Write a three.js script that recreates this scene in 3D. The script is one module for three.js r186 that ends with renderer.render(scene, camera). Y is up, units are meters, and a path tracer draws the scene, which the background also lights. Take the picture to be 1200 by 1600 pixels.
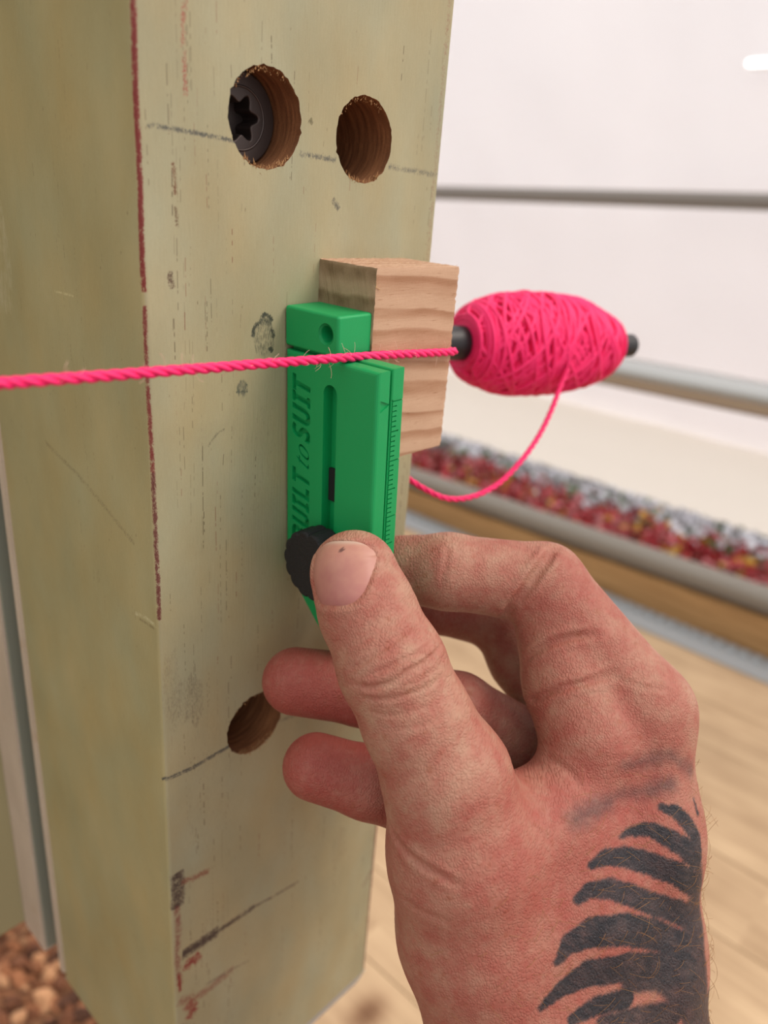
import * as THREE from 'three';
import { RoundedBoxGeometry } from 'three/addons/geometries/RoundedBoxGeometry.js';
import { TextGeometry } from 'three/addons/geometries/TextGeometry.js';
import { FontLoader } from 'three/addons/loaders/FontLoader.js';
import { ImprovedNoise } from 'three/addons/math/ImprovedNoise.js';
import { mergeGeometries, mergeVertices } from 'three/addons/utils/BufferGeometryUtils.js';
import { RectAreaLightUniformsLib } from 'three/addons/lights/RectAreaLightUniformsLib.js';
import { Brush, Evaluator, SUBTRACTION } from 'three-bvh-csg';

// ---------------------------------------------------------------- camera, sky, sun, exposure
// Sizes below are in millimetres in the post's own frame: x along the post's marked face, z out of it,
// y up with 0 at 0.7 m above the ground. put() turns them into metres.
const GROUND = 700;                                       // deck level; the soil lies 24 mm lower
const scene = new THREE.Scene();
const camera = new THREE.PerspectiveCamera(67.29, 0.75, 0.02, 60);
camera.position.set(-0.08925, 0.7, 0.15);
camera.up.set(0.23341, 0.92121, -0.31126);
camera.lookAt(-0.08925 + 0.69592, 0.7 - 0.38183, 0.15 - 0.6082);
camera.focus = 0.186;
camera.userData.fStop = 9.5;

const renderer = new THREE.WebGLRenderer({ antialias: true });
renderer.toneMapping = THREE.LinearToneMapping;
renderer.toneMappingExposure = 1.55;
renderer.shadowMap.enabled = true;
renderer.shadowMap.type = THREE.PCFSoftShadowMap;

{ // overcast sky: an even grey-white cover, a little brighter overhead
  const w = 64, h = 32, d = new Float32Array(w * h * 4);
  for (let j = 0; j < h; j++) for (let i = 0; i < w; i++) {
    const el = ((j + 0.5) / h - 0.5) * Math.PI, t = Math.max(0, Math.sin(el));
    const b = 0.58 + 0.36 * t;
    d.set([b * 1.0, b * 0.985, b * 0.98, 1], (j * w + i) * 4);
  }
  const sky = new THREE.DataTexture(d, w, h, THREE.RGBAFormat, THREE.FloatType);
  sky.mapping = THREE.EquirectangularReflectionMapping; sky.magFilter = THREE.LinearFilter; sky.needsUpdate = true;
  scene.background = sky; scene.environment = sky;
}
const sun = new THREE.DirectionalLight(0xfff2e4, 1.35);   // the sun behind thin cloud: very soft
sun.position.set(1.3, 2.9, 1.5); sun.target.position.set(0.03, 0.6, 0);
sun.castShadow = true; sun.shadow.radius = 60; sun.shadow.mapSize.set(2048, 2048);
Object.assign(sun.shadow.camera, { left: -2, right: 2, top: 2, bottom: -2, near: 0.1, far: 8 });
scene.add(sun, sun.target);

// ---------------------------------------------------------------- helpers
const V = (x, y, z) => new THREE.Vector3(x, y, z);
let seed = 7;
const rnd = () => { seed = (seed + 0x6d2b79f5) >>> 0; let t = Math.imul(seed ^ (seed >>> 15), 1 | seed); t = (t + Math.imul(t ^ (t >>> 7), 61 | t)) ^ t; return ((t ^ (t >>> 14)) >>> 0) / 4294967296; };
const rr = (a, b) => a + (b - a) * rnd();
const perlin = new ImprovedNoise();
const noise = (x, y, z = 0) => perlin.noise(x, y, z);
const fbm = (x, y, z = 0, n = 4) => { let s = 0, a = 0.5; for (let i = 0; i < n; i++) { s += a * noise(x, y, z); x *= 2.03; y *= 2.03; z *= 2.03; a *= 0.5; } return s; };
const clamp = (v, a = 0, b = 1) => Math.min(b, Math.max(a, v));
const sstep = (a, b, x) => { const t = clamp((x - a) / (b - a)); return t * t * (3 - 2 * t); };
const used = {};
const numbered = (n) => { const k = used[n] = (used[n] ?? -1) + 1; return k ? `${n}_${String(k).padStart(3, '0')}` : n; };
function shade(o) { o.traverse((m) => { if (m.isMesh) m.castShadow = m.receiveShadow = true; }); return o; }
function thing(name, label, category, base, group) {      // a Group at the thing's base, base in millimetres
  const o = new THREE.Group(); o.name = numbered(name); scene.add(o);
  o.position.set(base[0] / 1000, (base[1] + GROUND) / 1000, base[2] / 1000);
  o.userData = { label, category }; if (group) o.userData.group = group;
  o.base = base; return o;
}
function put(name, geo, mat, parent, local = false) {      // geometry in post-frame millimetres (or the thing's own, if local)
  if (!local) geo.translate(-parent.base[0], -parent.base[1], -parent.base[2]);
  geo.scale(0.001, 0.001, 0.001);
  const m = new THREE.Mesh(geo, mat); m.name = name; parent.add(m); m.base = parent.base;
  m.castShadow = m.receiveShadow = true; return m;
}
function struct(name, geo, mat, base = [0, -GROUND, 0]) {
  const o = new THREE.Group(); o.name = name; o.base = base; o.userData.kind = 'structure'; scene.add(o);
  o.position.set(base[0] / 1000, (base[1] + GROUND) / 1000, base[2] / 1000);
  if (geo) put(name + '_surface', geo, mat, o);
  return o;
}
const box = (x0, x1, y0, y1, z0, z1, r = 0) => {
  const g = r ? new RoundedBoxGeometry(x1 - x0, y1 - y0, z1 - z0, 2, r) : new THREE.BoxGeometry(x1 - x0, y1 - y0, z1 - z0);
  return g.translate((x0 + x1) / 2, (y0 + y1) / 2, (z0 + z1) / 2);
};
const std = (color, roughness = 0.8, extra = {}) => new THREE.MeshStandardMaterial({ color, roughness, ...extra });
function canvas(w, h) { const c = document.createElement('canvas'); c.width = w; c.height = h; return [c, c.getContext('2d')]; }
function texOf(c, srgb = true) {
  const t = new THREE.CanvasTexture(c); if (srgb) t.colorSpace = THREE.SRGBColorSpace;
  t.magFilter = THREE.LinearFilter; t.wrapS = t.wrapT = THREE.ClampToEdgeWrapping; return t;
}
function paintPixels(w, h, f, srgb = true, wrap = THREE.RepeatWrapping) {   // f(i, j) -> [r, g, b] 0..255
  const d = new Uint8Array(w * h * 4);
  for (let j = 0; j < h; j++) for (let i = 0; i < w; i++) {
    const c = f(i, j), o = (j * w + i) * 4;
    d[o] = clamp(c[0], 0, 255); d[o + 1] = clamp(c[1], 0, 255); d[o + 2] = clamp(c[2], 0, 255); d[o + 3] = 255;
  }
  const t = new THREE.DataTexture(d, w, h); if (srgb) t.colorSpace = THREE.SRGBColorSpace;
  t.magFilter = THREE.LinearFilter; t.wrapS = t.wrapT = wrap; t.needsUpdate = true; return t;
}
function setUV(g, f) {                                     // uv from position (mm) and normal
  const p = g.attributes.position, n = g.attributes.normal, uv = new Float32Array(p.count * 2);
  for (let i = 0; i < p.count; i++) { const r = f(p.getX(i), p.getY(i), p.getZ(i), n.getX(i), n.getY(i), n.getZ(i)); uv[2 * i] = r[0]; uv[2 * i + 1] = r[1]; }
  g.setAttribute('uv', new THREE.BufferAttribute(uv, 2)); return g;
}
const ev = new Evaluator(); ev.useGroups = true;
function cut(geo, tools, mA, mB) {                         // geo minus every tool; the cut faces wear mB
  let a = new Brush(geo, mA); a.updateMatrixWorld();
  for (const t of tools) { const b = new Brush(t, mB ?? mA); b.updateMatrixWorld(); a = ev.evaluate(a, b, SUBTRACTION); }
  return a;
}
const flat = (g) => { const q = g.index ? g.toNonIndexed() : g; for (const k of Object.keys(q.attributes)) if (!['position', 'normal', 'uv'].includes(k)) q.deleteAttribute(k); q.clearGroups(); return q; };

const zinc = std('#9a9d9c', 0.5, { metalness: 0.7 });
function bracket(t, x, z, top, h) {                        // the galvanised shoe that carries a post off the ground
  const b = put('post_shoe', box(x - h, x + h, top - 4.5, top, z - h, z + h, 1), zinc, t); b.userData.label = 'galvanised shoe under the post';
  put('shoe_stem', box(x - h / 2, x + h / 2, -GROUND - 24, top - 4, z - h / 2, z + h / 2, 1), zinc, t);
}
// ---------------------------------------------------------------- painted post
const POST_W = 94.5, POST_D = 86, TOP = 330, BOTTOM = -317;
const TEX_LO = -325, TEX_H = 380, TEX_W = POST_W + POST_D;
function crayon(ctx, pts, width, rgb, density, alpha, X, Y, K) {   // waxy dry stroke: grains along a line
  for (let s = 0; s + 1 < pts.length; s++) {
    const [ax, ay] = pts[s], [bx, by] = pts[s + 1], len = Math.hypot(bx - ax, by - ay), n = Math.ceil(len * density * width * 2.6);
    for (let i = 0; i < n; i++) {
      const t = rnd(), off = (rnd() + rnd() - 1) * width * 0.62, nx = -(by - ay) / len, ny = (bx - ax) / len;
      const x = ax + (bx - ax) * t + nx * off, y = ay + (by - ay) * t + ny * off;
      if (fbm(x * 2.3, y * 2.3, 3.3, 3) + 0.5 * noise(x * 0.5, y * 0.5, 8) + (rnd() - 0.5) * 0.5 < -0.16 + 0.1 * (1 - alpha)) continue;
      ctx.fillStyle = `rgba(${rgb},${alpha * rr(0.4, 1)})`;
      const r = rr(0.05, 0.17) * K; ctx.fillRect(X(x) - r / 2, Y(y) - r / 2, r, r * rr(0.5, 1.0));
    }
  }
}
function postTextures() {
  const N = 2048, [c, ctx] = canvas(N, N), [cb, bctx] = canvas(1024, 1024);
  const kx = N / TEX_W, ky = N / TEX_H, X = (s) => s * kx, Y = (y) => (TEX_LO + TEX_H - y) * ky;
  const R = (x) => POST_D + x;                              // marked face x -> strip coordinate; side face: POST_D + z
  const img = ctx.createImageData(N, N), d = img.data;
  const coarse = new Float32Array(257 * 257), warm = new Float32Array(257 * 257);
  for (let j = 0; j < 257; j++) for (let i = 0; i < 257; i++) {
    const s = i / 256 * TEX_W, y = TEX_LO + TEX_H - j / 256 * TEX_H;
    coarse[j * 257 + i] = fbm(s * 0.045, y * 0.022, 1, 4); warm[j * 257 + i] = fbm(s * 0.06 + 50, y * 0.03, 9, 4);
  }
  const look = (a, i, j) => { const u = i / 8, v = j / 8, i0 = u | 0, j0 = v | 0, fu = u - i0, fv = v - j0, p = j0 * 257 + i0; return (a[p] * (1 - fu) + a[p + 1] * fu) * (1 - fv) + (a[p + 257] * (1 - fu) + a[p + 258] * fu) * fv; };
  for (let j = 0; j < N; j++) for (let i = 0; i < N; i++) {
    const s = i / kx, y = TEX_LO + TEX_H - j / ky, side = s < POST_D;
    const k = look(coarse, i, j) * 18, w = look(warm, i, j) * 15;
    const g = noise(s * 2.6, y * 0.35, 2) * 2.2 + noise(s * 5, y * 5, 5) * 1.8 + (rnd() - 0.5) * 5;
    const o = (j * N + i) * 4;
    d[o] = (side ? 165 : 162) + k + w * 0.6 + g; d[o + 1] = (side ? 155 : 154) + k - w * 0.15 + g; d[o + 2] = (side ? 113 : 121) + k - w * 0.8 + g; d[o + 3] = 255;
  }
  ctx.putImageData(img, 0, 0);
  const mark = (pts, w, rgb, den, al) => crayon(ctx, pts.map(([x, y]) => [R(x), y]), w, rgb, den, al, X, Y, kx);
  const blot = (s, y, rx, ry, rgb, n, al, jag = 0.6) => {   // grainy stain
    for (let i = 0; i < n; i++) {
      const a = rnd() * 6.283, r = Math.sqrt(rnd()), q = 1 + jag * fbm(Math.cos(a) * 1.5 + s, Math.sin(a) * 1.5 + y, 4, 3);
      ctx.fillStyle = `rgba(${rgb},${al * rr(0.3, 1)})`;
      const z = rr(0.1, 0.35) * kx; ctx.fillRect(X(s + Math.cos(a) * r * rx * q), Y(y + Math.sin(a) * r * ry * q), z, z * rr(0.5, 2));
    }
  };
  // dull stains and handling dirt
  for (const [x, y, rx, ry, n, al] of [[33, -70, 7, 16, 900, 0.05], [7, -130, 4.5, 7, 900, 0.1], [10, -132, 3, 9, 700, 0.1], [62, -213, 9, 14, 900, 0.06], [72, -228, 4, 9, 700, 0.09], [14, -165, 8, 26, 1200, 0.05], [74, -200, 8, 5, 500, 0.07], [22, -60, 12, 9, 600, 0.03], [3, -125, 3, 14, 700, 0.08], [60, -250, 10, 15, 600, 0.05]])
    blot(R(x), y, rx, ry, '74,62,44', n, al);
  // thin dark streaks of open grain under the paint
  for (let i = 0; i < 330; i++) {
    const q = rnd(), x = q < 0.42 ? rr(6, 26) : q < 0.6 ? rr(86, 94) : rr(2, 92), y = rr(-320, 50), l = rr(1.5, 16) * (rnd() < 0.15 ? 2 : 1);
    ctx.strokeStyle = `rgba(${rnd() < 0.2 ? '110,58,40' : '72,60,40'},${rr(0.25, 0.7)})`; ctx.lineWidth = rr(0.6, 2.6);
    ctx.setLineDash([rr(2, 22), rr(1, 10), rr(1, 6), rr(2, 16)]);
    ctx.beginPath(); ctx.moveTo(X(R(x)), Y(y)); ctx.lineTo(X(R(x + rr(-0.25, 0.25))), Y(y - l)); ctx.stroke();
  }
  for (let i = 0; i < 150; i++) {                            // side face: clusters of fine pitting
    const cx = rnd() < 0.7 ? rr(-38, -26) : rr(-70, -6), cy = rr(-110, 50), l = rr(0.8, 4);
    ctx.strokeStyle = `rgba(70,58,34,${rr(0.12, 0.4)})`; ctx.lineWidth = rr(0.5, 2);
    ctx.setLineDash([rr(1, 8), rr(1, 6)]);
    ctx.beginPath(); ctx.moveTo(X(R(cx)), Y(cy)); ctx.lineTo(X(R(cx + rr(-0.2, 0.2))), Y(cy - l)); ctx.stroke();
  }
  ctx.setLineDash([]);
  for (let i = 0; i < 420; i++) { const z = rr(0.4, 2.4); ctx.fillStyle = `rgba(78,64,40,${rr(0.15, 0.6)})`; ctx.fillRect(X(R(rr(-84, 94))), Y(rr(-320, 52)), z, z * rr(0.7, 2)); }
  // pencil lines and crayon setting-out marks
  const pencil = '66,66,62', red = '124,34,30', dark = '58,44,40', brown = '120,60,44';
  mark([[2.4, 8.9], [10, 8.7], [20, 8.2], [31, 7.4]], 0.9, pencil, 44, 0.55); mark([[42, 7], [54, 6.5]], 1.2, pencil, 30, 0.5); mark([[73, 6.5], [95, 5.7]], 1.4, pencil, 26, 0.4);
  mark([[-1.6, -154.2], [-0.2, -153.2], [8.7, -154.2], [22.1, -153.7]], 0.75, pencil, 60, 0.7); mark([[-0.2, -154], [8.7, -154.9], [22, -154.3]], 0.4, pencil, 50, 0.6); mark([[41, -154.7], [52.5, -156.5], [62, -158]], 1.6, pencil, 22, 0.35);
  mark([[3.5, -225.4], [9, -225.8], [17, -226.4]], 4.2, dark, 60, 0.85); mark([[16, -226.3], [24, -227], [32, -227.6]], 2.2, dark, 44, 0.7); mark([[32, -227.6], [40, -229.4], [52, -231.4]], 1.1, dark, 40, 0.5);
  mark([[2.6, -190], [2.9, -196], [2.2, -204]], 4.4, dark, 50, 0.8); mark([[4, -195], [9, -196.5], [14, -197.6]], 2.4, brown, 34, 0.6);
  mark([[2, -203], [2.6, -213], [1.6, -224], [2.2, -238]], 2.2, '112,44,40', 22, 0.65);
  mark([[4, -230.6], [7, -232], [10, -230.6]], 4.2, red, 44, 0.75); mark([[2, -233], [2.2, -241]], 1.1, red, 60, 0.8);
  mark([[1.5, -245], [6, -248], [9, -250], [15, -250], [23, -250]], 3.8, '120,58,46', 22, 0.6); mark([[4.5, -249], [7.5, -254], [5, -257]], 4, red, 34, 0.7); mark([[0.5, -258], [6, -266]], 6, '84,56,66', 20, 0.55); mark([[12, -247], [22, -249.5], [30, -252]], 0.9, dark, 26, 0.4);
  mark([[0.2, 50], [0.3, 29], [-0.1, 15.8], [0.1, 1.3], [-0.3, -17], [-0.2, -23]], 1.5, '118,34,30', 90, 0.9);
  mark([[-0.2, -26], [-0.4, -41.2], [0, -52], [0.2, -63.7]], 1.3, '116,38,34', 60, 0.8);
  mark([[0.2, -63.7], [0.3, -75], [0.2, -81.7], [0.4, -90], [0.3, -98], [0.2, -103]], 1.4, '96,44,38', 60, 0.75);
  mark([[11.8, 50], [11.6, 31], [11, 27], [11.4, 15]], 1.2, '150,52,44', 18, 0.6); mark([[92, 50], [92.4, -20]], 1.5, '120,50,38', 7, 0.4);
  mark([[93.2, -165], [93.4, -235], [93.8, -316]], 1.6, '94,40,34', 50, 0.75); mark([[82, -206], [88, -202], [93, -197]], 1.6, '84,60,46', 20, 0.4); mark([[80, -214], [88, -211], [93, -206]], 1.4, '84,60,46', 20, 0.4); mark([[88, -262], [93, -256]], 2.2, '94,56,44', 20, 0.4);
  mark([[8, 2.5], [8.3, -3.5]], 1.1, '96,56,34', 30, 0.6); mark([[8.2, -6], [8.6, -10]], 0.9, '80,56,34', 26, 0.5); mark([[6.4, -19], [7, -22.5]], 1.4, '70,48,34', 40, 0.6);
  mark([[53.5, -2.4], [55.8, -4.6]], 1.5, '80,76,66', 40, 0.55);
  mark([[45, 14.5], [45.8, 13.6]], 1.0, '70,62,34', 50, 0.7);
  // smeared black fingerprint
  mark([[29, -34.5], [29.2, -32.4], [31.2, -30.9], [32.2, -29.2], [33.6, -29.6], [35, -31]], 1.0, '54,56,46', 60, 0.7);
  mark([[34.6, -33], [35.6, -34.4], [35.2, -35.2]], 0.9, '54,56,46', 60, 0.7); mark([[34.2, -37.6], [35.2, -38.6]], 1.1, '54,56,46', 70, 0.75); mark([[31.4, -30.6], [34.6, -31.6]], 1.8, '62,64,52', 34, 0.55);
  blot(R(32.2), -34, 3.2, 4.6, '70,70,56', 700, 0.22);
  mark([[24, -47.6], [27.4, -47.8]], 0.5, '70,72,62', 50, 0.5); blot(R(25.6), -46.4, 1.6, 1.8, '74,76,64', 260, 0.22); mark([[27.3, -46], [27.4, -48]], 0.4, '70,72,62', 60, 0.5);
  mark([[15.5, -60], [18.5, -57], [20.5, -56.4]], 0.6, '84,80,60', 30, 0.4);
  // side face: faint pencil diagonal and a pale scuff
  mark([[-54.8, -70.6], [-37.2, -74.8], [-21.3, -80.5], [-9.4, -85.1]], 1.6, '76,66,42', 14, 0.3);
  for (let i = 0; i < 900; i++) { const y = rr(-36, -8), s = rr(-80, -64.5 - 0.2 * Math.abs(y + 22)); if (fbm(s * 0.4, y * 0.3, 8, 3) < -0.15) continue; ctx.fillStyle = `rgba(186,178,146,${rr(0.06, 0.22)})`; ctx.fillRect(X(R(s)), Y(y), rr(3, 9), rr(6, 18)); }
  mark([[-11, -105.6], [-6, -104.6], [-1, -104.9]], 1.1, '196,190,150', 50, 0.6); mark([[-9, -106.4], [-2, -106]], 0.8, '96,84,50', 30, 0.4);
  mark([[-41, -28.3], [-31.3, -28.1]], 0.5, '206,198,150', 30, 0.6); mark([[-60, 34], [-46, 40]], 0.5, '206,198,160', 20, 0.5);
  // bump: vertical brush and grain
  const bi = bctx.createImageData(1024, 1024), b = bi.data;
  for (let j = 0; j < 1024; j++) for (let i = 0; i < 1024; i++) {
    const s = i / 1024 * TEX_W, y = -j / 1024 * TEX_H;
    const v = 128 + 70 * noise(s * 1.9, y * 0.16, 7) + 30 * noise(s * 3.6, y * 1.5, 17) + (rnd() - 0.5) * 30, o = (j * 1024 + i) * 4;
    b[o] = b[o + 1] = b[o + 2] = v; b[o + 3] = 255;
  }
  bctx.putImageData(bi, 0, 0);
  return [texOf(c), texOf(cb, false)];
}
const [postMap, postBump] = postTextures();
const postPaint = new THREE.MeshStandardMaterial({ map: postMap, bumpMap: postBump, bumpScale: 0.00012, roughness: 0.62 });
const boreTex = paintPixels(256, 256, (i, j) => { const k = fbm(i / 256 * 3, j / 256 * 26, 4, 4) * 60 + (rnd() - 0.5) * 22; return [128 + k, 82 + k * 0.8, 48 + k * 0.6]; });
const boreWood = new THREE.MeshStandardMaterial({ map: boreTex, bumpMap: boreTex, bumpScale: 0.0005, roughness: 0.9 });
const HOLES = [[32.1, 13.3, 10.3, 16], [63.6, 11.8, 9.9, 26], [31.1, -150.4, 10.2, 26]];
{
  const t = thing('painted_post', 'pale olive green painted square timber post with bored holes and pencil setting-out lines', 'post', [POST_W / 2, BOTTOM - 8, -POST_D / 2]);
  const r = 1.3, s = new THREE.Shape();
  s.moveTo(r, 0); s.lineTo(POST_W - r, 0); s.absarc(POST_W - r, r, r, -Math.PI / 2, 0); s.lineTo(POST_W, POST_D - r); s.absarc(POST_W - r, POST_D - r, r, 0, Math.PI / 2);
  s.lineTo(r, POST_D); s.absarc(r, POST_D - r, r, Math.PI / 2, Math.PI); s.lineTo(0, r); s.absarc(r, r, r, Math.PI, Math.PI * 1.5);
  const g = new THREE.ExtrudeGeometry(s, { depth: TOP - BOTTOM, bevelEnabled: false, curveSegments: 6 });   // shape x, y = post x, -z
  g.rotateX(-Math.PI / 2); g.translate(0, BOTTOM, 0);
  const tools = HOLES.map(([x, y, rad, dep], k) => {
    const n = 72, c = new THREE.CylinderGeometry(rad, rad, dep + 6, n, 14, false); c.rotateX(Math.PI / 2); c.translate(x, y, -dep / 2 + 3);
    const p = c.attributes.position;
    for (let i = 0; i < p.count; i++) {
      const dx = p.getX(i) - x, dy = p.getY(i) - y, q = Math.hypot(dx, dy); if (q < 1) continue;
      const a = Math.atan2(dy, dx), z = p.getZ(i), rim = sstep(-2.4, 0, z), edge = rim * (0.6 * fbm(Math.cos(a) * 7 + k * 9, Math.sin(a) * 7, 2, 3) + 0.9 * Math.max(0, noise(Math.cos(a) * 13, Math.sin(a) * 13, k * 3)));
      const f = (rad + edge + 0.12 * noise(z * 1.8, a * 0.7, k)) / rad;
      p.setXY(i, x + dx * f, y + dy * f);
    }
    c.computeVertexNormals(); return c;
  });
  const res = cut(g, tools, postPaint, boreWood);
  let geo = res.geometry;
  setUV(geo, (x, y, z, nx, ny, nz) => [(POST_D + x + z) / TEX_W, (y - TEX_LO) / TEX_H]);
  { // bore walls get their own cylinder coordinates
    const idx = geo.index, uv = geo.attributes.uv, p = geo.attributes.position;
    geo.groups.forEach((gr) => {
      const m = Array.isArray(res.material) ? res.material[gr.materialIndex] : res.material;
      if (m !== boreWood) return;
      for (let i = gr.start; i < gr.start + gr.count; i++) {
        const v = idx ? idx.getX(i) : i, x = p.getX(v), y = p.getY(v), h = HOLES.reduce((a, b) => (Math.hypot(x - a[0], y - a[1]) < Math.hypot(x - b[0], y - b[1]) ? a : b));
        uv.setXY(v, Math.atan2(y - h[1], x - h[0]) / 6.283 * 2, p.getZ(v) / 30);
      }
    });
  }
  const m = put('post_body', geo, res.material, t);
  // primed end: a thin chamfered foot
  const foot = new THREE.CylinderGeometry(1, 0.95, 8, 4, 1); foot.rotateY(Math.PI / 4); foot.scale(POST_W / Math.SQRT2, 1, POST_D / Math.SQRT2); foot.translate(POST_W / 2, BOTTOM - 4, -POST_D / 2);
  const fm = put('end_seal', flat(foot), std('#aeb0ad', 0.7), t); fm.userData.label = 'pale grey sealed end of the post'; fm.geometry.computeVertexNormals();
  bracket(t, 47, -43, BOTTOM - 8, 22);
  // torn fibres round the bored holes
  const fibres = [];
  HOLES.forEach(([x, y, rad], k) => {
    for (let i = 0; i < 150; i++) {
      const low = rnd() < 0.7, a = low ? rr(-2.2, -0.8) : rr(0.9, 2.5), l = rr(0.3, low ? 1.5 : 0.8) * rr(0.6, 1.3), w = rr(0.06, 0.26);
      const g = new THREE.ConeGeometry(w, l, 4, 1); g.translate(0, l / 2, 0); g.rotateX(rr(-0.2, 0.9)); g.rotateZ(rr(-0.5, 0.5) + (rnd() < 0.7 ? 0 : Math.PI));
      const q = rad + rr(-0.7, 0.25); g.translate(x + Math.cos(a) * q, y + Math.sin(a) * q - (low ? 0.2 : 0.6), rr(-1.4, 0.05)); fibres.push(flat(g));
    }
  });
  const fb = put('torn_fibres', mergeGeometries(fibres), std('#a67c52', 0.95), t); fb.userData.kind = 'stuff'; fb.userData.label = 'torn pale wood fibres round the bored holes';
}
{ // screw deep in the first bore
  const t = thing('star_screw', 'dark flat-headed screw with a star recess, sunk in the upper left bored hole', 'screw', [32.1, 13.3, -16]);
  const steel = new THREE.MeshStandardMaterial({ color: '#544a47', roughness: 0.45, metalness: 0.7 });
  const s = new THREE.Shape(); s.absarc(0, 0, 9.5, 0, Math.PI * 2);
  const h = new THREE.Path(); for (let i = 0; i <= 72; i++) { const a = i / 72 * Math.PI * 2, q = 4.55 + 0.95 * Math.cos(6 * a + 0.5); i ? h.lineTo(Math.cos(-a) * q, Math.sin(-a) * q) : h.moveTo(q, 0); }
  s.holes.push(h);
  const g = new THREE.ExtrudeGeometry(s, { depth: 6, bevelEnabled: true, bevelSize: 0.35, bevelThickness: 0.4, bevelSegments: 3, curveSegments: 48 });
  put('screw_head', g.translate(32.1, 13.3, -15.6), steel, t);
  put('recess_floor', new THREE.CylinderGeometry(5.7, 5.7, 0.5, 32).rotateX(Math.PI / 2).translate(32.1, 13.3, -15.3), steel, t);
  put('collar', new THREE.TorusGeometry(6.6, 0.32, 8, 60).translate(32.1, 13.3, -9.25), steel, t);
}

// ---------------------------------------------------------------- timber packer block
function grain(w, h, base, band, seedz, f) { return paintPixels(w, h, (i, j) => { const [k, q] = f(i / w, j / h); return base.map((c, n) => c + (band[n] - c) * k + q); }); }
{
  const t = thing('timber_block', 'small sawn pine packer block with banded grain, fixed to the post behind the pink line', 'wood block', [66, -66.4, 0]);
  const front = grain(1024, 1024, [196, 160, 132], [150, 104, 74], 1, (u, v) => {
    const y = v * 50 + 2.2 * fbm(u * 1.2, v * 1.5, 3, 3) + (u - 0.5) * 2.5, ring = (y * 0.15 + 0.9 * fbm(0.5, y * 0.13, 1, 3) + 4) % 1, b = sstep(0.3, 0.86, ring) * (1 - sstep(0.86, 1, ring)) * (0.7 + 0.6 * noise(u * 1.5, y * 0.4, 12));
    const fine = noise(u * 6, v * 160, 5) * 0.14 + noise(u * 40, v * 260, 9) * 0.08, dash = Math.max(0, noise(u * 9, v * 130, 21) - 0.42) * 1.6;
    return [clamp(b * 0.75 + fine + dash * 0.8), (rnd() - 0.5) * 18 + 8 * fbm(u * 3, v * 8, 6, 3)];
  });
  const end = grain(512, 1024, [172, 148, 120], [112, 90, 64], 2, (u, v) => {
    const y = v * 50 + u * 2.5 - 2 * u * u + 2.2 * fbm(u * 2, v * 4, 4, 3), ring = (y * 0.11 + 0.3 + 0.5 * fbm(0.3, v * 5, 3, 2)) % 1, b = sstep(0.2, 0.8, ring) * (1 - sstep(0.82, 1, ring)) * (0.75 + 0.7 * fbm(u * 5, v * 9, 15, 3));
    const rays = Math.max(0, noise(u * 44 + v * 30, v * 4, 2)) * 0.7, pore = (rnd() - 0.5) * 0.34;
    return [clamp(b * 0.85 + rays * 0.5 + pore), (rnd() - 0.5) * 20];
  });
  const mf = new THREE.MeshStandardMaterial({ map: front, bumpMap: front, bumpScale: 0.00012, roughness: 0.88 }), me = new THREE.MeshStandardMaterial({ map: end, bumpMap: end, bumpScale: 0.0005, roughness: 0.95 });
  const top = mf;
  const g = new THREE.BoxGeometry(32.2, 50, 20, 40, 60, 24), p = g.attributes.position;
  for (let i = 0; i < p.count; i++) {
    let x = p.getX(i), y = p.getY(i), z = p.getZ(i);
    const ex = Math.abs(x) > 15.9, ey = Math.abs(y) > 24.8, ez = z > 9.8;
    const rag = 0.35 * fbm(x * 0.9 + 7, y * 0.9, z * 0.9, 3);
    if (ex) x += Math.sign(x) * (x > 0 ? 1.1 : 0.5) * fbm(3, y * 0.7, z * 0.7, 3) + (x > 0 ? -0.4 * Math.max(0, noise(1, y * 1.3, z * 0.2)) : 0);
    if (ey) y += Math.sign(y) * rag * 0.8;
    if ((ex && ey) || (ex && ez) || (ey && ez)) { x -= Math.sign(x) * 0.12 * (ex ? 1 : 0); y -= Math.sign(y) * 0.12 * (ey ? 1 : 0); z -= ez ? 0.12 : 0; }
    p.setXYZ(i, x, y, z);
  }
  g.computeVertexNormals();
  put('block_body', g.translate(66, -41.4, 10.05), [me, me, top, mf, mf, mf], t);
  const sl = [];
  for (let i = 0; i < 46; i++) { const l = rr(0.6, 2.6), c = new THREE.ConeGeometry(rr(0.05, 0.13), l, 4); c.rotateZ(rr(-1.4, 1.4)); c.rotateX(rr(-0.6, 0.6)); const e = rnd(); c.translate(...(e < 0.5 ? [rr(50, 82), -16.3, rr(2, 20)] : e < 0.8 ? [82.2, rr(-64, -17), rr(8, 20)] : [50.2, rr(-60, -18), 20.1])); sl.push(flat(c)); }
  const sp = put('saw_splinters', mergeGeometries(sl), std('#c9a173', 0.95), t); sp.userData.kind = 'stuff';
}

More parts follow.
